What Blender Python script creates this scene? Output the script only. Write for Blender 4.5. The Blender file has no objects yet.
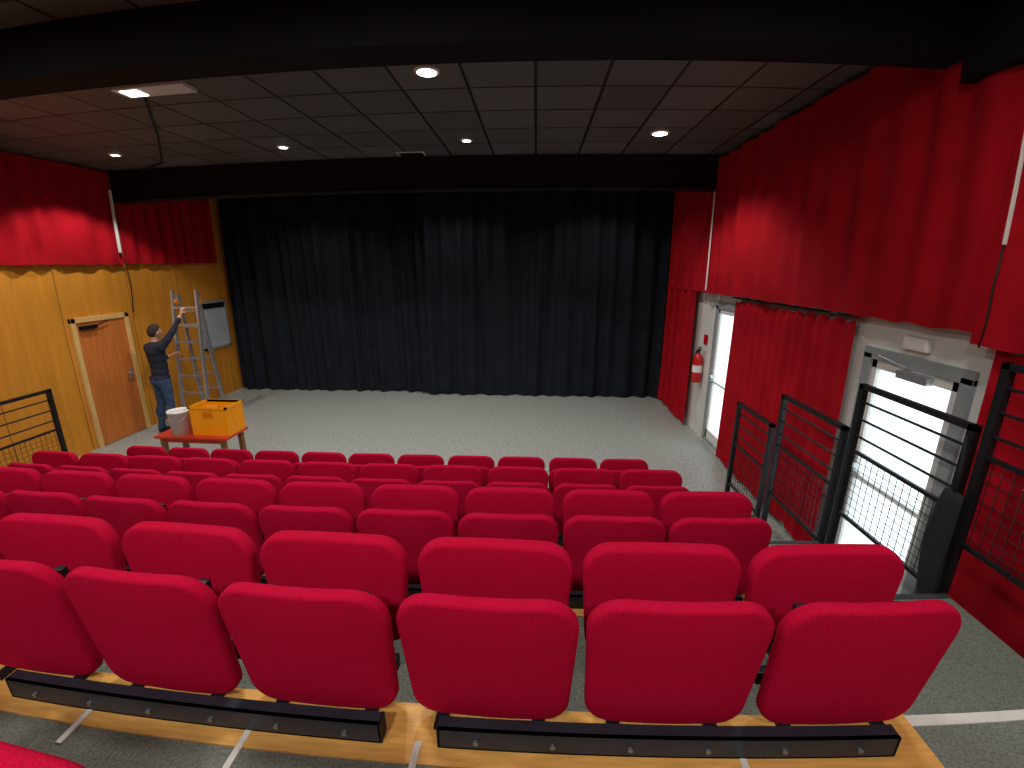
import bpy, bmesh, math, random
from mathutils import Vector, Matrix, noise
random.seed(7)
S=bpy.context.scene
try: S.view_settings.view_transform='Standard'
except Exception: pass
PI=math.pi
# ---------------------------------------------------------------- materials
def lin(h):
    h=h.lstrip('#');o=[]
    for i in (0,2,4):
        c=int(h[i:i+2],16)/255.;o.append(c/12.92 if c<=.04045 else ((c+.055)/1.055)**2.4)
    return tuple(o)+(1,)
def mat(name,col,rough=.6,metal=0,var=.12,scale=6,bump=0,bscale=80,sheen=0,emis=None,estr=0,stretch=None,spec=.5,bdist=.01):
    m=bpy.data.materials.new(name);m.use_nodes=True;nt=m.node_tree;N=nt.nodes;L=nt.links
    b=N['Principled BSDF'];c=lin(col)
    b.inputs['Roughness'].default_value=rough;b.inputs['Metallic'].default_value=metal
    b.inputs['Specular IOR Level'].default_value=spec
    if sheen:
        b.inputs['Sheen Weight'].default_value=sheen
        b.inputs['Sheen Tint'].default_value=c;b.inputs['Sheen Roughness'].default_value=.5
    tc=N.new('ShaderNodeTexCoord');mp=N.new('ShaderNodeMapping');L.new(tc.outputs['Object'],mp.inputs[0])
    if stretch: mp.inputs['Scale'].default_value=stretch
    nz=N.new('ShaderNodeTexNoise');nz.inputs['Scale'].default_value=scale;nz.inputs['Detail'].default_value=6
    L.new(mp.outputs[0],nz.inputs['Vector'])
    cr=N.new('ShaderNodeValToRGB');cr.color_ramp.elements[0].position=.3;cr.color_ramp.elements[1].position=.7
    cr.color_ramp.elements[0].color=tuple(x*(1-var) for x in c[:3])+(1,)
    cr.color_ramp.elements[1].color=tuple(min(1,x*(1+var)) for x in c[:3])+(1,)
    L.new(nz.outputs['Fac'],cr.inputs[0]);L.new(cr.outputs[0],b.inputs['Base Color'])
    if bump:
        n2=N.new('ShaderNodeTexNoise');n2.inputs['Scale'].default_value=bscale;n2.inputs['Detail'].default_value=4
        L.new(mp.outputs[0],n2.inputs['Vector'])
        bp=N.new('ShaderNodeBump');bp.inputs['Strength'].default_value=bump;bp.inputs['Distance'].default_value=bdist
        L.new(n2.outputs['Fac'],bp.inputs['Height']);L.new(bp.outputs[0],b.inputs['Normal'])
    if emis:
        b.inputs['Emission Color'].default_value=lin(emis);b.inputs['Emission Strength'].default_value=estr
    return m
M={}
M['seat']=mat('seat_fabric_crimson','#aa0b30',.95,0,.18,240,.5,300,.12,spec=.05,bdist=.004)
M['steel']=mat('dark_steel','#23262b',.42,.5,.1,8)
M['beam']=mat('rail_steel_blueblack','#2d343f',.4,.4,.15,10)
M['bolt']=mat('bolt_zinc','#8d9296',.35,.8,.1,20)
M['wood']=mat('plywood_nosing','#cf9a50',.45,0,.16,9,.05,60,stretch=(1,8,8))
M['carpet']=mat('needle_carpet','#6f746b',.95,0,.35,110,.5,260,spec=.1)
M['riser']=mat('riser_dark','#33353a',.8,0,.1,10)
M['tape']=mat('white_tape','#c8c8c0',.6,0,.05,20)
M['redc']=mat('red_curtain_cotton','#a30f1d',.9,0,.14,3,.15,150,0,spec=.1)
M['blackc']=mat('black_curtain','#1c2027',.9,0,.2,3,.1,150,.08,spec=.12)
M['mustard']=mat('mustard_wood_panel','#cb862a',.7,0,.12,3,.2,120,spec=.2,stretch=(4,4,.35))
M['seam']=mat('panel_seam','#7d5822',.8)
M['white']=mat('white_paint','#dcdcd8',.55,0,.04,3)
M['door']=mat('door_wood_orange','#c47030',.45,0,.14,4,.04,40,stretch=(6,6,.6))
M['frame']=mat('door_frame_pine','#d9b06c',.5,0,.1,6,stretch=(4,4,.6))
M['dark']=mat('black_paint','#0a0a0c',.8,0,.1,4,spec=.2)
M['darkbeam']=mat('beam_dark','#151417',.7,0,.15,3,spec=.25)
M['alu']=mat('aluminium','#b9bcc0',.35,.7,.08,10)
M['greyframe']=mat('grey_door_frame','#9aa1a3',.45,.2,.06,6)
M['rubber']=mat('black_rubber','#0b0b0c',.7)
M['orange']=mat('orange_plastic','#ffa812',.4,0,.06,8)
M['orange2']=mat('orange_plastic_dark','#d9750a',.5,0,.06,8)
M['bucket']=mat('white_plastic','#e6e4df',.4,0,.04,8)
M['redtable']=mat('red_varnished_wood','#c23a20',.4,0,.12,8)
M['legwood']=mat('table_leg_wood','#8a5a30',.5,0,.15,10)
M['extred']=mat('extinguisher_red','#c3141a',.3,0,.05,8)
M['jacket']=mat('navy_pullover','#1b2233',.9,0,.2,12,.3,60)
M['jeans']=mat('blue_jeans','#34486a',.9,0,.2,14,.3,90)
M['skin']=mat('skin','#c58f72',.6,0,.06,10)
M['hair']=mat('dark_brown_hair','#2a1d15',.8,0,.3,50,.5,90)
M['shoe']=mat('shoe_dark','#1a1919',.6)
M['coat']=mat('black_coat','#14161b',.9,0,.2,12,.3,60)
M['lampw']=mat('lamp_housing','#d8d8d4',.4)
M['lampon']=mat('lamp_diffuser_lit','#ffffff',.5,emis='#fff4e0',estr=8)
M['blue']=mat('window_film_grey','#b4bcc0',.35,0,.08,3)
M['eye']=mat('eye_dark','#111111',.3)
M['lip']=mat('lip','#9c5a4c',.6)
M['cable']=mat('cable_black','#101010',.6)
M['vinyl']=mat('grey_vinyl_floor','#9da19c',.42,0,.26,24,.03,60,spec=.45)
def ceil_mat():
    m=bpy.data.materials.new('ceiling_tile_charcoal');m.use_nodes=True;nt=m.node_tree;N=nt.nodes;L=nt.links
    b=N['Principled BSDF'];b.inputs['Roughness'].default_value=.5
    tc=N.new('ShaderNodeTexCoord');mp=N.new('ShaderNodeMapping');L.new(tc.outputs['Object'],mp.inputs[0])
    mp.inputs['Location'].default_value=(.02,-.15,0)
    br=N.new('ShaderNodeTexBrick');br.offset=0;br.squash=1
    br.inputs['Scale'].default_value=1;br.inputs['Brick Width'].default_value=.63;br.inputs['Row Height'].default_value=.63
    br.inputs['Mortar Size'].default_value=.016;br.inputs['Mortar Smooth'].default_value=.1;br.inputs['Bias'].default_value=0
    br.inputs['Color1'].default_value=lin('#646463');br.inputs['Color2'].default_value=lin('#525251');br.inputs['Mortar'].default_value=lin('#070707')
    L.new(mp.outputs[0],br.inputs['Vector'])
    L.new(br.outputs['Color'],b.inputs['Base Color'])
    bp=N.new('ShaderNodeBump');bp.inputs['Strength'].default_value=.4;bp.inputs['Distance'].default_value=.01;bp.invert=True
    L.new(br.outputs['Fac'],bp.inputs['Height']);L.new(bp.outputs[0],b.inputs['Normal'])
    return m
M['ceil']=ceil_mat()
def glass_mat():
    m=bpy.data.materials.new('door_glazing');m.use_nodes=True;nt=m.node_tree;N=nt.nodes;L=nt.links
    N.remove(N['Principled BSDF']);o=N['Material Output']
    t=N.new('ShaderNodeBsdfTransparent');t.inputs[0].default_value=(.93,.96,.96,1)
    g=N.new('ShaderNodeBsdfGlossy');g.inputs['Roughness'].default_value=.05
    d=N.new('ShaderNodeBsdfTranslucent');d.inputs[0].default_value=(.85,.9,.9,1)
    x=N.new('ShaderNodeMixShader');x.inputs[0].default_value=.35;L.new(t.outputs[0],x.inputs[1]);L.new(d.outputs[0],x.inputs[2])
    y=N.new('ShaderNodeMixShader');y.inputs[0].default_value=.05;L.new(x.outputs[0],y.inputs[1]);L.new(g.outputs[0],y.inputs[2])
    L.new(y.outputs[0],o.inputs[0]);return m
M['glass']=glass_mat()
# ---------------------------------------------------------------- mesh builder
class MB:
    def __init__(s): s.v=[];s.f=[];s.m=[];s.mats=[];s.sm=[]
    def mi(s,k):
        if k not in s.mats:s.mats.append(k)
        return s.mats.index(k)
    def faces(s,vs,fs,k,smooth=False):
        b=len(s.v);s.v+=[tuple(v) for v in vs];i=s.mi(k)
        for f in fs: s.f.append([b+x for x in f]);s.m.append(i);s.sm.append(smooth)
    def box(s,lo,hi,k,bev=0):
        if bev>0:
            bm=bmesh.new();bmesh.ops.create_cube(bm,size=1)
            for v in bm.verts: v.co=Vector([(lo[i]+hi[i])/2+v.co[i]*(hi[i]-lo[i]) for i in range(3)])
            bmesh.ops.bevel(bm,geom=bm.edges[:],offset=bev,segments=2,affect='EDGES',profile=.6)
            bm.verts.index_update();vs=[v.co.copy() for v in bm.verts];fs=[[v.index for v in f.verts] for f in bm.faces];bm.free()
        else:
            vs=[Vector((x,y,z)) for x in(lo[0],hi[0]) for y in(lo[1],hi[1]) for z in(lo[2],hi[2])]
            fs=[(0,1,3,2),(4,6,7,5),(0,4,5,1),(2,3,7,6),(0,2,6,4),(1,5,7,3)]
        s.faces(vs,fs,k)
    def cyl(s,p0,p1,r,k,n=12,r1=None,cap=True):
        p0=Vector(p0);p1=Vector(p1);d=(p1-p0).normalized();a=d.orthogonal().normalized();b=d.cross(a)
        r1=r if r1 is None else r1
        vs=[p0+(a*math.cos(t)+b*math.sin(t))*r for t in[2*PI*i/n for i in range(n)]]+[p1+(a*math.cos(t)+b*math.sin(t))*r1 for t in[2*PI*i/n for i in range(n)]]
        s.faces(vs,[(i,(i+1)%n,n+(i+1)%n,n+i) for i in range(n)],k,True)
        if cap: s.faces(vs,[list(range(n))[::-1],list(range(n,2*n))],k)
    def tube(s,pts,r,k,n=8):
        pts=[Vector(p) for p in pts];rings=[]
        for i,p in enumerate(pts):
            d=((pts[min(i+1,len(pts)-1)]-pts[max(i-1,0)])).normalized()
            a=d.cross(Vector((0.13,0.21,1))).normalized();b=d.cross(a)
            rr=r[i] if isinstance(r,(list,tuple)) else r
            rings.append([p+(a*math.cos(t)+b*math.sin(t))*rr for t in[2*PI*j/n for j in range(n)]])
        s.loft(rings,k)
    def loft(s,rings,k,cap=True,smooth=True):
        n=len(rings[0]);vs=[v for r in rings for v in r];fs=[]
        for i in range(len(rings)-1):
            for j in range(n): fs.append((i*n+j,i*n+(j+1)%n,(i+1)*n+(j+1)%n,(i+1)*n+j))
        if cap: fs+=[list(range(n))[::-1],[len(vs)-n+j for j in range(n)]]
        s.faces(vs,fs,k,smooth)
    def lathe(s,prof,c,k,n=24,cap=True):
        rings=[[Vector((c[0]+r*math.cos(2*PI*j/n),c[1]+r*math.sin(2*PI*j/n),c[2]+z)) for j in range(n)] for r,z in prof]
        s.loft(rings,k,cap)
    def ell(s,c,r,k,n=16):
        rings=[]
        for i in range(1,n):
            t=PI*i/n
            ring=[Vector((r[0]*math.sin(t)*math.cos(2*PI*j/n),r[1]*math.sin(t)*math.sin(2*PI*j/n),-r[2]*math.cos(t))) for j in range(n)]
            rings.append([v+Vector(c) for v in ring])
        s.loft(rings,k)
    def build(s,name,loc=(0,0,0),parent=None):
        me=bpy.data.meshes.new(name);me.from_pydata(s.v,[],s.f);me.update()
        for k in s.mats: me.materials.append(M[k])
        me.polygons.foreach_set('material_index',s.m);me.polygons.foreach_set('use_smooth',s.sm)
        bm=bmesh.new();bm.from_mesh(me);bmesh.ops.recalc_face_normals(bm,faces=bm.faces[:]);bm.to_mesh(me);bm.free()
        o=bpy.data.objects.new(name,me);S.collection.objects.link(o);o.location=loc
        if parent:o.parent=parent
        return o
def empty(name,loc=(0,0,0)):
    o=bpy.data.objects.new(name,None);o.location=loc;o.empty_display_size=.1;S.collection.objects.link(o);return o
# ---------------------------------------------------------------- room
XL,XR,YF,YB,ZC=-7.13,2.83,9.95,-4.0,4.43
b=MB();b.box((XL-.2,YB-.2,-.2),(XR+.2,YF+.2,0),'vinyl');b.build('floor')
b=MB();b.box((XL-.2,YB-.2,ZC),(XR+.2,YF+.2,ZC+.15),'ceil');b.build('ceiling')
b=MB();b.box((XL-.2,YF,0),(XR+.2,YF+.2,ZC),'dark');b.build('wall_front')
b=MB();b.box((XL-.2,YB-.2,0),(XR+.2,YB,ZC),'mustard');b.build('wall_back')
b=MB()
b.box((XL-.2,YB,0),(XL,YF,ZC),'mustard')
for y in [-1.2,0,1.2,2.4,3.6,4.8,5.9,7.15,8.3,9.5]: b.box((XL,y-.005,0),(XL+.003,y+.005,2.96),'seam')
b.box((XL,YB,4.0),(XL+.2,3.0,ZC),'dark')
b.build('wall_left')
D1=(6.18,6.90,.06,2.24);D2=(2.73,3.64,.06,2.12)
b=MB()
ys=[(YB,D2[0]),(D2[1],D1[0]),(D1[1],YF)]
for a,c in ys:b.box((XR,a,0),(XR+.2,c,ZC),'white')
for d in(D1,D2):
    b.box((XR,d[0],d[3]),(XR+.2,d[1],ZC),'white');b.box((XR,d[0],0),(XR+.2,d[1],d[2]),'white')
b.box((XR-.22,YB,3.93),(XR,3.0,ZC),'dark')
b.build('wall_right')
b=MB();b.box((XR+.25,-6,-.25),(XR+14,16,-.2),'white');b.build('exterior_ground')
b=MB();b.box((XL,2.95,4.10),(XR,3.24,ZC),'dark');b.build('ceiling_beam')
b=MB();b.box((XL,7.1,3.96),(XR,7.4,ZC),'darkbeam')
b.box((XL,7.085,3.965),(XR,7.1,3.99),'dark');b.build('ceiling_beam')
def gdoor(name,d,closer=False):
    root=empty(name,(XR,(d[0]+d[1])/2,d[2]))
    w=(d[1]-d[0])/2;h=d[3]-d[2];b=MB();t=.045
    for lo,hi in [((-.03,-w-.05,0),(.1,-w+t,h)),((-.03,w-t,0),(.1,w+.05,h)),((-.03,-w-.05,h-t),(.1,w+.05,h+.05)),((-.03,-w,0),(.1,w,.05))]:
        b.box(lo,hi,'greyframe',bev=.004)
    for lo,hi in [((-.015,-w+t,.05),(.05,-w+t+.06,h-t)),((-.015,w-t-.06,.05),(.05,w-t,h-t)),((-.015,-w+t,h-t-.07),(.05,w-t,h-t)),((-.015,-w+t,.05),(.05,w-t,.20)),((-.014,-w+t,.98),(.05,w-t,1.01))]:
        b.box(lo,hi,'white',bev=.004)
    b.box((-.06,w-t-.06,1.0),(-.015,w-t-.02,1.1),'alu');b.cyl((-.06,w-t-.04,1.05),(-.06,w-t-.17,1.05),.01,'alu')
    b.build('leaf_and_frame',parent=root)
    g=MB();g.box((.01,-w+t+.05,.19),(.016,w-t-.05,h-t-.06),'glass');g.build('glazing',parent=root)
    if closer:
        c=MB();c.box((-.09,-.22,h-.12),(-.03,.06,h-.06),'alu',bev=.006);c.cyl((-.06,.0,h-.04),(-.06,.3,h+.0),.008,'alu');c.build('closer',parent=root)
gdoor('door_1',D1);gdoor('door_2',D2,True)
b=MB();b.box((-.05,-.11,-.05),(0,.11,.05),'bucket',bev=.01);b.box((-.053,-.09,-.03),(-.049,.09,.03),'lampw');b.build('emergency_light',(XR-.005,3.17,2.27))
root=empty('door_3',(XL,6.49,0));b=MB()
b.box((0,-.52,0),(.05,-.44,2.12),'frame',bev=.006);b.box((0,.44,0),(.05,.52,2.12),'frame',bev=.006);b.box((0,-.52,2.04),(.05,.52,2.12),'frame',bev=.006)
b.build('door_frame',parent=root)
b=MB();b.box((.0,-.44,.01),(.03,.44,2.04),'door',bev=.004)
b.box((.03,-.40,1.93),(.09,-.12,1.99),'dark',bev=.005);b.cyl((.07,-.15,1.97),(.07,.1,2.03),.008,'dark')
b.box((.03,.33,.95),(.036,.38,1.15),'alu');b.cyl((.03,.355,1.08),(.075,.355,1.08),.01,'alu');b.cyl((.075,.36,1.08),(.075,.24,1.08),.01,'alu')
b.build('door_leaf',parent=root)
root=empty('window_1',(XL,9.17,1.65));b=MB()
for lo,hi in [((0,-.42,-.55),(.04,-.37,.5)),((0,.37,-.55),(.04,.42,.5)),((0,-.42,.45),(.04,.42,.5)),((0,-.42,-.55),(.04,.42,-.5))]: b.box(lo,hi,'greyframe')
b.build('window_frame',parent=root)
b=MB();b.box((.005,-.38,-.52),(.02,.38,.46),'blue');b.box((.02,-.38,.34),(.035,.38,.46),'dark');b.build('pane_and_blind',parent=root)
# ---------------------------------------------------------------- curtains
def curtain(name,p0,p1,z0,z1,k,amp=.04,wl=.2,seed=0,scallop=0,hem=0,res=.02,nz=14,taper=True):
    p0=Vector(p0);p1=Vector(p1);Lg=(p1-p0).length;d=(p1-p0)/Lg;nrm=Vector((-d.y,d.x));n=max(8,int(Lg/res))
    b=MB();vs=[];fs=[]
    for j in range(nz+1):
        t=j/nz
        for i in range(n+1):
            s=i/n*Lg
            ph=2*PI*s/wl+1.8*noise.noise(Vector((s*1.1,seed,t*.35)))*2
            a=amp*(.45+1.3*abs(noise.noise(Vector((s*.9,seed+5,t*.5)))))
            g=a*math.sin(ph)+amp*.45*math.sin(ph*.47+seed)+amp*.6*noise.noise(Vector((s*2.5,seed+9,t*1.2)))
            if taper: g*=(.55+.45*(1-t))
            z=z0+(z1-z0)*t
            if j==nz and scallop: z-=scallop*abs(math.sin(PI*s/.22))
            if j==0 and hem: z+=hem*noise.noise(Vector((s*.8,seed+3,0)))+hem*.3*math.sin(ph)
            q=p0+d*s+nrm*g
            vs.append((q.x,q.y,z))
    for j in range(nz):
        for i in range(n): a=j*(n+1)+i;fs.append((a,a+1,a+n+2,a+n+1))
    b.faces(vs,fs,k,True)
    return b.build(name)
curtain('stage_curtain_black',(-7.02,9.64),(-2.3,9.64),.03,4.31,'blackc',.075,.30,seed=1,hem=.02,scallop=.05,taper=False,res=.015)
curtain('stage_curtain_black',(-2.55,9.44),(2.72,9.44),.03,4.31,'blackc',.075,.33,seed=2,hem=.02,scallop=.05,taper=False,res=.015)
b=MB();b.box((-7.1,9.50,4.33),(2.8,9.56,4.37),'dark');b.build('curtain_track')
curtain('red_wall_curtain',(XL+.09,-3.9),(XL+.09,7.07),2.93,4.40,'redc',.026,.36,seed=3,hem=.02,taper=False)
curtain('red_wall_curtain',(XL+.09,7.09),(XL+.09,7.43),2.94,3.94,'redc',.02,.3,seed=4,hem=.02,taper=False)
curtain('red_wall_curtain',(XL+.09,7.43),(XL+.09,9.45),2.94,4.38,'redc',.026,.3,seed=14,hem=.02,taper=False)
curtain('red_wall_curtain',(XR-.16,-3.9),(XR-.16,2.62),2.36,3.92,'redc',.024,.4,seed=5,hem=.03,taper=False)
curtain('red_wall_curtain',(XR-.13,2.66),(XR-.13,7.07),2.42,4.38,'redc',.024,.38,seed=6,hem=.03,taper=False)
curtain('red_wall_curtain',(XR-.12,7.09),(XR-.12,7.43),2.42,3.94,'redc',.02,.22,seed=7,hem=.02)
curtain('red_wall_curtain',(XR-.12,7.43),(XR-.12,9.34),2.42,4.38,'redc',.03,.22,seed=17,hem=.02)
curtain('red_wall_curtain',(XR-.10,7.62),(XR-.10,9.34),.04,2.44,'redc',.035,.2,seed=8,hem=.02)
curtain('red_wall_curtain',(XR-.07,3.80),(XR-.07,6.18),.05,2.38,'redc',.026,.2,seed=9,scallop=.04,hem=.02)
curtain('red_wall_curtain',(XR-.08,-1.0),(XR-.08,2.54),.05,2.36,'redc',.03,.22,seed=10,scallop=.03,hem=.02)
b=MB();b.cyl((XR-.09,3.75,2.40),(XR-.09,6.25,2.40),.012,'steel');b.build('curtain_rod')
b=MB();b.cyl((XR-.19,7.02,2.46),(XR-.19,7.02,3.9),.012,'bucket');b.build('wall_conduit')
b=MB();b.box((-.01,-.006,-.48),(.01,.006,.48),'bucket',bev=.002);b.build('wall_conduit',(XR-.20,2.53,3.42))
b=MB();b.tube([(XR-.20,2.53,2.95),(XR-.20,2.54,2.7),(XR-.19,2.54,2.5),(XR-.18,2.56,2.35)],.006,'cable');b.build('hanging_cable')
b=MB();b.box((-.015,-.02,-.5),(.015,.02,.5),'bucket',bev=.005);b.build('wall_conduit',(XL+.15,6.98,3.62))
b=MB();b.tube([(XL+.16,7.0,3.1),(XL+.15,7.05,3.0),(XL+.13,7.1,2.6),(XL+.05,7.12,2.1)],.008,'cable');b.build('hanging_cable')
# ---------------------------------------------------------------- tribune
rows=[(0.02,1.75),(0.97,1.40),(1.92,1.075),(3.0,.685),(3.95,.345)]
XA,XB_=-5.6,2.28
plat=empty('tiered_seating_platform',(0,0,0))
prev=YB+1.5
edges=[r[0]+.07 for r in rows]
b=MB()
for i,(y,z) in enumerate(rows):
    y0=prev if i==0 else edges[i-1]
    y1=edges[i]
    b.box((XA,y0,z-.04),(XB_,y1,z),'carpet')
    b.box((XA+.01,y0,0.0),(XB_-.01,y1-.01,z-.04),'riser')
b.build('treads',parent=plat)
b=MB()
for i,(y,z) in enumerate(rows):
    y1=edges[i];k='tape' if i<2 else 'riser'
    b.box((-4.75,y1-.175,z-.02),(1.20,y1+.012,z+.006),'wood')
    b.box((1.20,y1-.03,z-.01),(XB_,y1+.006,z+.004),k)
    b.box((XA,y1-.035,z-.01),(-4.75,y1+.006,z+.004),k)
for x in (-1.42,-.86,-.33,.62): b.box((x-.010,.80,1.40),(x+.010,.93,1.4075),'tape')
b.build('nosing_strips',parent=plat)
def outline(wt,wb,h,rt,rb,n=7):
    pts=[]
    cs=[(wb/2-rb,rb,rb,-90),(wt/2-rt,h-rt,rt,0),(-wt/2+rt,h-rt,rt,90),(-wb/2+rb,rb,rb,180)]
    for cx,cz,r,a0 in cs:
        for i in range(n+1):
            a=math.radians(a0+90*i/n);pts.append((cx+r*math.cos(a),cz+r*math.sin(a)))
    o=[]
    for i,p in enumerate(pts):
        q=pts[(i+1)%len(pts)];o.append(p);dl=math.hypot(q[0]-p[0],q[1]-p[1])
        if dl>.08:
            m=int(dl/.05)
            for j in range(1,m): o.append((p[0]+(q[0]-p[0])*j/m,p[1]+(q[1]-p[1])*j/m))
    return o
def pad(b,wt,wb,h,rt,rb,th,y0,z0,lean,k='seat',bow=.0,e=.018):
    ol=outline(wt,wb,h,rt,rb);cz=h/2
    def ring(y,ins=None,sc=None):
        r=[]
        for x,z in ol:
            if sc is not None: X,Z=x*sc,cz+(z-cz)*sc
            else:
                L2=math.hypot(x,(z-cz)) or 1
                X=x-ins*x/L2;Z=z-ins*(z-cz)/L2
            yy=y+bow*(X/(wt/2))**2
            r.append(Vector((X,y0+yy+lean*(Z-cz),z0+Z)))
        return r
    H2=th/2
    rings=[ring(y,sc=sc) for y,sc in [(-H2-.010,.25),(-H2-.009,.5),(-H2-.006,.75)]]
    rings+=[ring(-H2+e-e*math.cos(PI/2*i/5),ins=e-e*math.sin(PI/2*i/5)) for i in range(6)]
    rings+=[ring(H2-e+e*math.sin(PI/2*i/5),ins=e-e*math.cos(PI/2*i/5)) for i in range(6)]
    rings+=[ring(y,sc=sc) for y,sc in [(H2+.006,.75),(H2+.009,.5),(H2+.010,.25)]]
    b.loft(rings,k)
def seat_mesh():
    b=MB()
    pad(b,.508,.482,.487,.10,.075,.05,.022,.020,-.12,bow=.014)
    pad(b,.495,.46,.40,.085,.06,.055,.235,.122,.0,bow=-.012)
    for sx in(-1,1):
        x=sx*.15
        b.box((x-.02,-.005,.0),(x+.02,.11,.012),'steel')
        b.box((x-.018,.085,.01),(x+.018,.11,.42),'steel',bev=.003)
        b.box((x-.014,.09,.20),(x+.014,.20,.235),'steel')
        b.cyl((x-.025,.14,.2),(x+.025,.14,.2),.028,'steel',14)
    b.box((-.225,.11,.10),(.225,.14,.15),'steel',bev=.004)
    return b
base=None
for ri,(y,z) in enumerate(rows):
    for k in range(11):
        if ri==0 and k<3: continue
        x=.938-.53*k
        if base is None: base=seat_mesh().build('theater_seat');o=base
        else:
            o=bpy.data.objects.new('theater_seat',base.data);S.collection.objects.link(o)
        o.location=(x,y,z+.006)
        o.rotation_euler=(random.uniform(-.015,.015),0,random.uniform(-.02,.02))
def rail_mesh(x0,x1):
    b=MB();L=x1-x0
    b.box((-L/2,-.055,.0),(L/2,-.047,.08),'beam');b.box((-L/2,-.055,.074),(L/2,-.015,.08),'beam');b.box((-L/2,-.055,0),(L/2,.0,.006),'beam')
    for s in(-1,1): b.box((s*L/2-.004,-.055,0),(s*L/2+.004,-.01,.075),'rubber')
    n=int(L/.2)
    for i in range(n):
        x=-L/2+L*(i+.5)/n
        b.cyl((x,-.062,.034),(x,-.052,.034),.0085,'bolt',8)
    return b
segs=[(-.265,1.07),(-1.73,-.44),(-3.4,-1.98),(-4.72,-3.56)]
for ri,(y,z) in enumerate(rows):
    for a,c in segs:
        if ri==0 and a>-1: continue
        rail_mesh(a,c).build('seat_mounting_rail',((a+c)/2,y+.0,z+.006),parent=plat)
# ---------------------------------------------------------------- rails
def guard(name,x,y0,y1,zb,zt):
    b=MB();s=.022;h=zt-zb;L=y1-y0
    def bx(lo,hi): b.box(lo,hi,'steel',bev=.003)
    bx((-s,-s,0),(s,s,h));bx((-s,L-s,0),(s,L+s,h));bx((-s,-s,h-.035),(s,L+s,h))
    mid=h-.50;lo_=max(.08,h-1.0)
    bx((-.012,0,mid),(.012,L,mid+.025));bx((-.012,0,lo_),(.012,L,lo_+.025))
    for i in range(1,4):
        zz=mid+(h-mid)*i/4; b.cyl((0,0,zz),(0,L,zz),.009,'steel',8)
    n=int(L/.055)
    for i in range(1,n): yy=L*i/n; b.cyl((0,yy,lo_),(0,yy,mid),.0025,'steel',5,cap=False)
    n=int((mid-lo_)/.055)
    for i in range(1,n): zz=lo_+(mid-lo_)*i/n; b.cyl((.004,0,zz),(.004,L,zz),.0025,'steel',5,cap=False)
    return b.build(name,(x,y0,zb))
guard('guard_railing',2.31,4.05,4.77,0.0,1.33)
guard('guard_railing',2.31,3.08,3.92,.0,1.66)
guard('guard_railing',2.31,2.14,2.98,.0,2.01)
guard('guard_railing',2.31,1.08,2.05,.0,2.36)
guard('guard_railing',2.31,-.6,1.0,.0,2.36)
guard('guard_railing',-5.63,2.9,4.30,0.0,1.49)
# coat hung on the stair side of the railing
b=MB();rings=[]
for i in range(14):
    t=i/13;z=.36-.70*t;w_=.026+.05*math.sin(PI*min(1,t*.75+.15));dp=.018+.022*math.sin(PI*t)
    rings.append([Vector((dp*math.cos(a)*(1+.15*math.sin(3*a+i*.4)),w_*math.sin(a)*(1+.18*math.cos(4*a+i*.25))+.02*math.sin(t*4),z)) for a in[2*PI*j/20 for j in range(20)]])
b.loft(rings,'coat');b.tube([(0,0,.34),(.015,.02,.5),(.03,.05,.66)],.008,'coat');b.build('hanging_jacket',(2.225,2.07,1.30))
# fire extinguisher
b=MB();c=(0,0,0)
b.lathe([(.03,0),(.075,.01),(.08,.04),(.08,.40),(.07,.45),(.035,.49),(.025,.50)],c,'extred');b.lathe([(.022,.5),(.022,.55)],c,'rubber')
b.box((-.015,-.08,.55),(.015,.04,.57),'rubber');b.box((-.012,-.09,.59),(.012,.03,.605),'rubber')
b.tube([(0,.03,.54),(0,.1,.52),(0,.12,.4),(0,.11,.15)],.012,'rubber');b.lathe([(.081,.18),(.081,.3)],c,'bucket',cap=False)
b.build('fire_extinguisher',(XR-.1,7.28,.92))
b=MB();b.box((-.01,-.08,-.08),(0,.08,.08),'extred');b.build('extinguisher_sign',(XR-.001,7.28,1.65))
# ---------------------------------------------------------------- ceiling fixtures + lights
def spot(name,loc,e,size,blend=.3,col=(1,.97,.92),r=.05):
    l=bpy.data.lights.new(name,'SPOT');l.energy=e;l.spot_size=math.radians(size);l.spot_blend=blend;l.color=col;l.shadow_soft_size=r
    o=bpy.data.objects.new(name,l);o.location=loc;S.collection.objects.link(o);return o
def downlight(x,y,r=.09):
    b=MB();b.lathe([(r+.03,0),(r+.03,-.012),(r,-.02)],(0,0,0),'lampw');b.lathe([(r,-.021),(r*.5,-.024)],(0,0,0),'lampon')
    return b.build('ceiling_downlight',(x,y,ZC))
for (x,y,r,e,bl) in [(-.95,4.15,.085,105,.3),(-3.47,6.27,.055,110,.3),(-.93,6.26,.055,110,.3),(1.52,6.01,.09,125,.5),(-5.95,6.14,.055,135,.25),(-6.0,4.0,.055,105,.25)]:
    downlight(x,y,r)
    spot('downlight_lamp',(x,y,ZC-.06),e,124,bl)
for x in(-4.5,-1.6,1.2):
    downlight(x,8.3,.06);spot('stage_lamp',(x,8.3,ZC-.1),50,140,.7)
b=MB();b.box((-.36,-.11,-.04),(.36,.11,0),'lampw',bev=.01);b.box((-.30,-.07,-.044),(-.12,.07,-.04),'lampon');b.build('ceiling_light_panel',(-3.49,4.12,ZC))
spot('panel_lamp',(-3.7,4.12,ZC-.1),100,140,.4)
b=MB();b.box((-.2,-.1,-.012),(.2,.1,0),'lampw')
for i in range(6): b.box((-.18,-.08+i*.03,-.018),(.18,-.07+i*.03,-.012),'dark')
b.build('ceiling_vent',(-1.85,6.9,ZC))
b=MB();b.tube([(-3.75,4.3,ZC-.015),(-4.6,5.4,ZC-.02),(-5.7,6.7,ZC-.02),(-6.4,7.05,ZC-.04)],.012,'cable');b.build('ceiling_cable')
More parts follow.
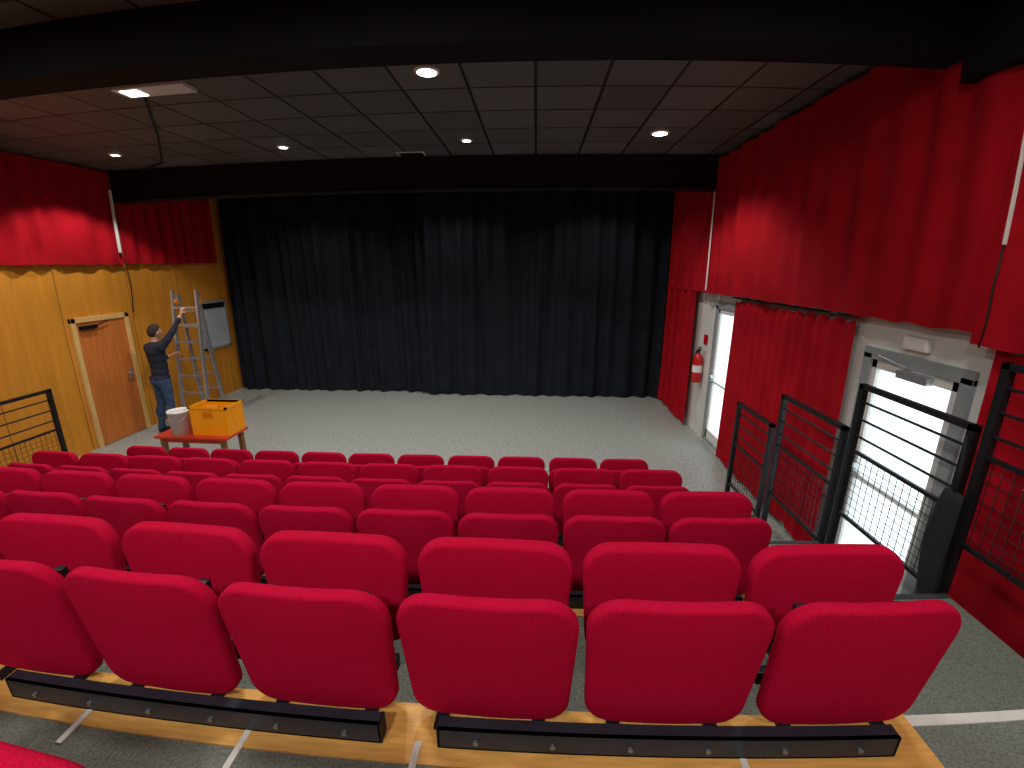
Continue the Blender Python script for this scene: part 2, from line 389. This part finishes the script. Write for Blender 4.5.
def area(name,loc,e,size,col=(1,.97,.93),rot=(0,0,0)):
    l=bpy.data.lights.new(name,'AREA');l.shape='DISK';l.size=size;l.energy=e;l.color=col
    o=bpy.data.objects.new(name,l);o.location=loc;o.rotation_euler=rot;S.collection.objects.link(o);return o
for (x,y,e) in [(-3.6,1.5,24),(-1.0,1.5,26),(1.4,1.5,18),(-3.6,-1.2,58),(-1.,-1.2,62),(1.4,-1.2,55)]:  # rear row and its discs are added, unseen, to light the seat faces
    b=MB();b.lathe([(.17,0),(.17,-.02),(.14,-.03)],(0,0,0),'lampw');b.lathe([(.14,-.031),(.05,-.034)],(0,0,0),'lampon');b.build('ceiling_downlight',(x,y,ZC))
    area('tribune_lamp_and_fill',(x,y,ZC-.06),e,.3)
W=bpy.data.worlds.new('sky');S.world=W;W.use_nodes=True;bg=W.node_tree.nodes['Background'];bg.inputs[0].default_value=(.85,.93,1,1);bg.inputs[1].default_value=3.4
# ---------------------------------------------------------------- table, crate, bucket, ladder
zt=.62
b=MB();b.box((-.54,-.24,zt-.035),(.54,.24,zt),'redtable',bev=.006)
for sx in(-.45,.45):
    for sy in(-.18,.18): b.box((sx-.03,sy-.03,0),(sx+.03,sy+.03,zt-.035),'legwood',bev=.004)
b.box((-.45,-.19,zt-.1),(.45,-.165,zt-.035),'redtable');b.box((-.45,.165,zt-.1),(.45,.19,zt-.035),'redtable')
b.build('red_bench_table',(-4.60,5.32,0))
def crate(b,w,d,h,z):
    t=.012
    b.box((-w/2,-d/2,z),(w/2,d/2,z+t),'orange')
    for sx in(-1,1): b.box((sx*w/2-t/2,-d/2,z),(sx*w/2+t/2,d/2,z+h),'orange')
    for sy in(-1,1): b.box((-w/2,sy*d/2-t/2,z),(w/2,sy*d/2+t/2,z+h),'orange')
    b.box((-w/2-.015,-d/2-.015,z+h-.03),(w/2+.015,-d/2+.006,z+h),'orange');b.box((-w/2-.015,d/2-.006,z+h-.03),(w/2+.015,d/2+.015,z+h),'orange')
    for sx in(-1,1): b.box((sx*w/2-.015,-d/2-.015,z+h-.03),(sx*w/2+.015,d/2+.015,z+h),'orange')
    for i in range(7):
        x=-w/2+w*(i+.5)/7
        b.box((x-.006,-d/2-.014,z),(x+.006,-d/2,z+h-.03),'orange')
    for i in range(5):
        y=-d/2+d*(i+.5)/5
        b.box((w/2,y-.006,z),(w/2+.014,y+.006,z+h-.03),'orange')
    b.box((-.07,-d/2-.018,z+h-.13),(.07,-d/2-.014,z+h-.07),'orange2')
b=MB();crate(b,.54,.34,.40,0)
b.box((-.2,-.08,.25),(.0,.08,.35),'orange2',bev=.01);b.box((.06,-.1,.25),(.18,.1,.34),'orange2',bev=.01)
b.build('orange_storage_crate',(-4.345,5.36,zt))
b=MB();b.lathe([(.115,0),(.135,.32),(.142,.32),(.142,.34),(.132,.34),(.127,.31),(.11,.02)],(0,0,0),'bucket')
b.tube([(-.14,0,.31),(-.10,-.09,.22),(0,-.138,.18),(.10,-.09,.22),(.14,0,.31)],.004,'alu');b.build('white_bucket',(-4.80,5.21,zt))
b=MB()
def ladder(b,yb,yt,zt_,xt,xb):
    for s in(-1,1):
        b.loft([[Vector((s*x+dx,y+dy,z)) for dx,dy in((-.018,-.035),(.018,-.035),(.018,.035),(-.018,.035))] for x,y,z in((xb,yb,0),(xt,yt,zt_))],'alu',smooth=False)
        b.box((s*xb-.02,yb-.045,0),(s*xb+.02,yb+.045,.04),'rubber')
    n=8
    for i in range(1,n):
        t=i/n;y=yb+(yt-yb)*t;x=xb+(xt-xb)*t;z=zt_*t;b.box((-x,y-.017,z-.017),(x,y+.017,z+.017),'alu')
ladder(b,-.30,-.04,2.46,.22,.25);ladder(b,.30,.04,2.38,.18,.21)
for s in(-1,1): b.cyl((s*.24,0,2.25),(s*.17,0,2.25),.05,'orange2',12)
b.build('aluminium_stepladder',(-6.26,7.45,0)).rotation_euler=(0,0,.1)
# ---------------------------------------------------------------- man
def ico(sub):
    bm=bmesh.new();bmesh.ops.create_icosphere(bm,subdivisions=sub,radius=1);bm.verts.index_update()
    r=([v.co.copy() for v in bm.verts],[[v.index for v in f.verts] for f in bm.faces]);bm.free();return r
ICO={2:ico(2),3:ico(3)}
def man_build(loc,rot,sc):
    man=empty('man',loc);VV=[];FF=[]
    def put(sub,c,r):
        vs,fs=ICO[sub];n0=len(VV)
        for v in vs: VV.append((c[0]+v.x*r[0],c[1]+v.y*r[1],c[2]+v.z*r[2]))
        for f in fs: FF.append([n0+i for i in f])
    def ell(c,r): put(3,c,r)
    def limb(p0,r0,p1,r1,n=10):
        p0=Vector(p0);p1=Vector(p1)
        for i in range(n+1):
            t=i/n;r=r0+(r1-r0)*t;put(2,p0.lerp(p1,t),(r,r,r))
    for c,r in [((0,0,.93),(.165,.125,.11)),((0,-.02,.90),(.16,.13,.09)),((0,.005,1.03),(.158,.118,.12)),((0,.01,1.14),(.16,.116,.12)),((0,.005,1.26),(.178,.122,.13)),((0,0,1.36),(.197,.12,.11)),((0,-.005,1.42),(.18,.10,.075)),((0,.0,1.47),(.10,.075,.05))]: ell(c,r)
    for s in(-1,1): ell((s*.145,.0,1.42),(.085,.08,.07));ell((s*.07,-.06,.90),(.085,.075,.09))
    limb((0,0,1.46),.062,(0,.025,1.57),.056,5)
    limb((.09,0,.90),.098,(.105,.02,.50),.068);limb((.105,.02,.50),.066,(.12,-.02,.10),.052);ell((.107,-.02,.36),(.062,.065,.12))
    limb((-.09,0,.90),.098,(-.125,.0,.50),.068);limb((-.125,.0,.50),.066,(-.15,-.06,.10),.052);ell((-.13,-.045,.36),(.062,.065,.12))
    for x,y in((.12,-.02),(-.15,-.06)):
        q=1 if x>0 else -1
        ell((x,y-.01,.05),(.042,.05,.048));ell((x+.01*q,y+.07,.042),(.044,.085,.040));ell((x+.015*q,y+.13,.034),(.045,.06,.032))
    limb((.195,.0,1.44),.070,(.268,.16,1.66),.052);limb((.268,.16,1.66),.050,(.295,.30,1.89),.034)
    limb((-.195,.0,1.42),.068,(-.275,.05,1.16),.052);limb((-.275,.05,1.16),.050,(-.17,.29,1.22),.034)
    me=bpy.data.meshes.new('body');me.from_pydata(VV,[],FF);me.update()
    ob=bpy.data.objects.new('body',me);S.collection.objects.link(ob)
    r=ob.modifiers.new('r','REMESH');r.mode='VOXEL';r.voxel_size=.013;r.use_smooth_shade=True
    sm=ob.modifiers.new('s','SMOOTH');sm.factor=.5;sm.iterations=6
    bpy.context.view_layer.update()
    nm=bpy.data.meshes.new_from_object(ob.evaluated_get(bpy.context.evaluated_depsgraph_get()))
    bpy.data.objects.remove(ob)
    nrm=[v.normal.copy() for v in nm.vertices]
    for i,v in enumerate(nm.vertices):
        c=v.co;w=noise.noise(Vector((c.x*8,c.y*8,c.z*13+c.x*6)))*.006
        if .1<c.z<.93: w+=noise.noise(Vector((c.x*11,c.y*11,c.z*17+c.x*9+7)))*.006
        if .93<c.z<.965: w+=.008
        if .09<c.z<.125: w+=.007
        v.co=c+nrm[i]*w
    for k in('jacket','jeans','shoe','skin'): nm.materials.append(M[k])
    wr=Vector((.295,.30,1.89));wl=Vector((-.17,.29,1.22))
    for p in nm.polygons:
        c=p.center;mi=0;p.use_smooth=True
        if c.z<.93:mi=1
        if c.z<.088:mi=2
        if c.z>1.51 and abs(c.x)<.09 and c.y<.12:mi=3
        if (c-wr).length<.04 or (c-wl).length<.04:mi=3
        p.material_index=mi
    body=bpy.data.objects.new('body',nm);S.collection.objects.link(body);body.parent=man
    def hand(name,w,dirv,side,curl):
        w=Vector(w);d=Vector(dirv).normalized();c=Vector(curl);c=(c-d*c.dot(d)).normalized();s=d.cross(c)*side
        b=MB();rings=[]
        for t,hw,ht in((-.02,.024,.02),(.0,.024,.019),(.02,.03,.018),(.06,.04,.016),(.09,.041,.014),(.098,.036,.010)):
            rings.append([w+d*t+s*(hw*math.cos(a))+c*(ht*math.sin(a)) for a in[2*PI*j/14 for j in range(14)]])
        b.loft(rings,'skin')
        for off,l in((.030,.072),(.010,.080),(-.011,.074),(-.030,.058)):
            p=w+d*.088+s*off;q=p+(d*.75+c*.6).normalized()*l*.45;r=q+(c*.95-d*.1).normalized()*l*.33;t=r+(c*.3-d*.9).normalized()*l*.25
            b.tube([p,q,r,t],[.0095,.009,.008,.006],'skin',8)
        p=w+d*.03+s*.032;q=p+(s*.6+d*.5+c*.5).normalized()*.035;r=q+(d*.5+c*.8-s*.3).normalized()*.03
        b.tube([p,q,r],[.012,.010,.007],'skin',8)
        return b.build(name,parent=man)
    hand('hand_right',(.30,.315,1.915),(.1,.3,1),-1,(0,1,-.2))
    hand('hand_left',(-.155,.32,1.23),(.5,1,.3),1,(.8,0,-.2))
    hc=Vector((0,.04,1.66));hd=MB();rings=[];n=22
    for i in range(1,n):
        t=PI*i/n;rg=[]
        for j in range(28):
            a=2*PI*j/28;x=.077*math.sin(t)*math.cos(a);y=.098*math.sin(t)*math.sin(a);z=-.120*math.cos(t)
            if z<-.02:
                q=(-z-.02)/.1;x*=1-.30*q
                if y<0:y*=1-.45*q
                else: y*=1+.10*q
            if y>.05 and abs(z-.008)<.02 and .015<abs(x)<.05: y-=.006
            rg.append(hc+Vector((x,y,z)))
        rings.append(rg)
    hd.loft(rings,'skin')
    hd.loft([[hc+Vector((sx*w_,.09+dy,z)) for sx,dy in((-1,0),(0,.012+ex),(1,0),(0,-.01))] for z,w_,ex in((.01,.007,0),(-.02,.012,.012),(-.035,.016,.015),(-.042,.010,.002))],'skin')
    for sx in(-1,1):
        hd.ell(hc+Vector((sx*.079,-.005,-.012)),(.009,.02,.032),'skin',10)
        hd.ell(hc+Vector((sx*.03,.083,.005)),(.012,.009,.007),'bucket',8);hd.ell(hc+Vector((sx*.03,.0905,.005)),(.005,.004,.005),'eye',8)
        hd.ell(hc+Vector((sx*.031,.091,.024)),(.017,.006,.004),'hair',8)
    hd.ell(hc+Vector((0,.090,-.064)),(.022,.007,.006),'lip',8)
    vs=[];fs=[];nn=32;nl=16
    for i in range(nl+1):
        for j in range(nn):
            a=2*PI*j/nn;sd=math.sin(a)
            zl=.012+.058*min(1,sd*1.6) if sd>0 else .012-.075*min(1,-sd*1.5)
            tt=math.acos(max(-1,min(1,zl/.128)))*i/nl
            w_=1+.035*noise.noise(Vector((i*.9,j*.9,1)))
            z=.130*math.cos(tt)*w_
            x=.085*math.sin(tt)*math.cos(a)*w_;y=.106*math.sin(tt)*sd*w_
            if z<-.02 and y<0: y*=1-.45*((-z-.02)/.1)
            if i==nl: x*=.93;y*=.93
            vs.append(hc+Vector((x,y-.002,z)))
    for i in range(nl):
        for j in range(nn): fs.append((i*nn+j,i*nn+(j+1)%nn,(i+1)*nn+(j+1)%nn,(i+1)*nn+j))
    hd.faces(vs,fs,'hair',True)
    hd.build('head',parent=man)
    b=MB();b.lathe([(.078,1.475),(.080,1.49),(.074,1.515),(.064,1.52),(.060,1.50)],(0,.012,0),'jacket',cap=False);b.build('collar',parent=man)
    man.scale=(sc,sc,sc);man.rotation_euler=(0,0,rot)
man_build((-6.44,6.76,0),-.35,1.08)
# ---------------------------------------------------------------- camera
pitch,yaw,Hc=.257,.053,2.76
c=bpy.data.cameras.new('camera');o=bpy.data.objects.new('camera',c);S.collection.objects.link(o);S.camera=o
cy,sy=math.cos(yaw),math.sin(yaw);cp,sp=math.cos(pitch),math.sin(pitch)
rg=Vector((cy,sy,0));fw=Vector((-sy*cp,cy*cp,-sp));up=rg.cross(fw)
Mx=Matrix((rg,up,-fw)).transposed().to_4x4();Mx.translation=Vector((0,0,Hc));o.matrix_world=Mx
c.sensor_width=36;c.sensor_height=27;c.lens=437*36/1024
c.type='PANO';c.panorama_type='FISHEYE_LENS_POLYNOMIAL';c.fisheye_fov=3.1
for i,k in enumerate([0,-0.06610688951913718,0.0003595502139993054,5.1058867051000684e-05,-1.2168448544735001e-06]): setattr(c,'fisheye_polynomial_k%d'%i,k)
c.clip_start=.02
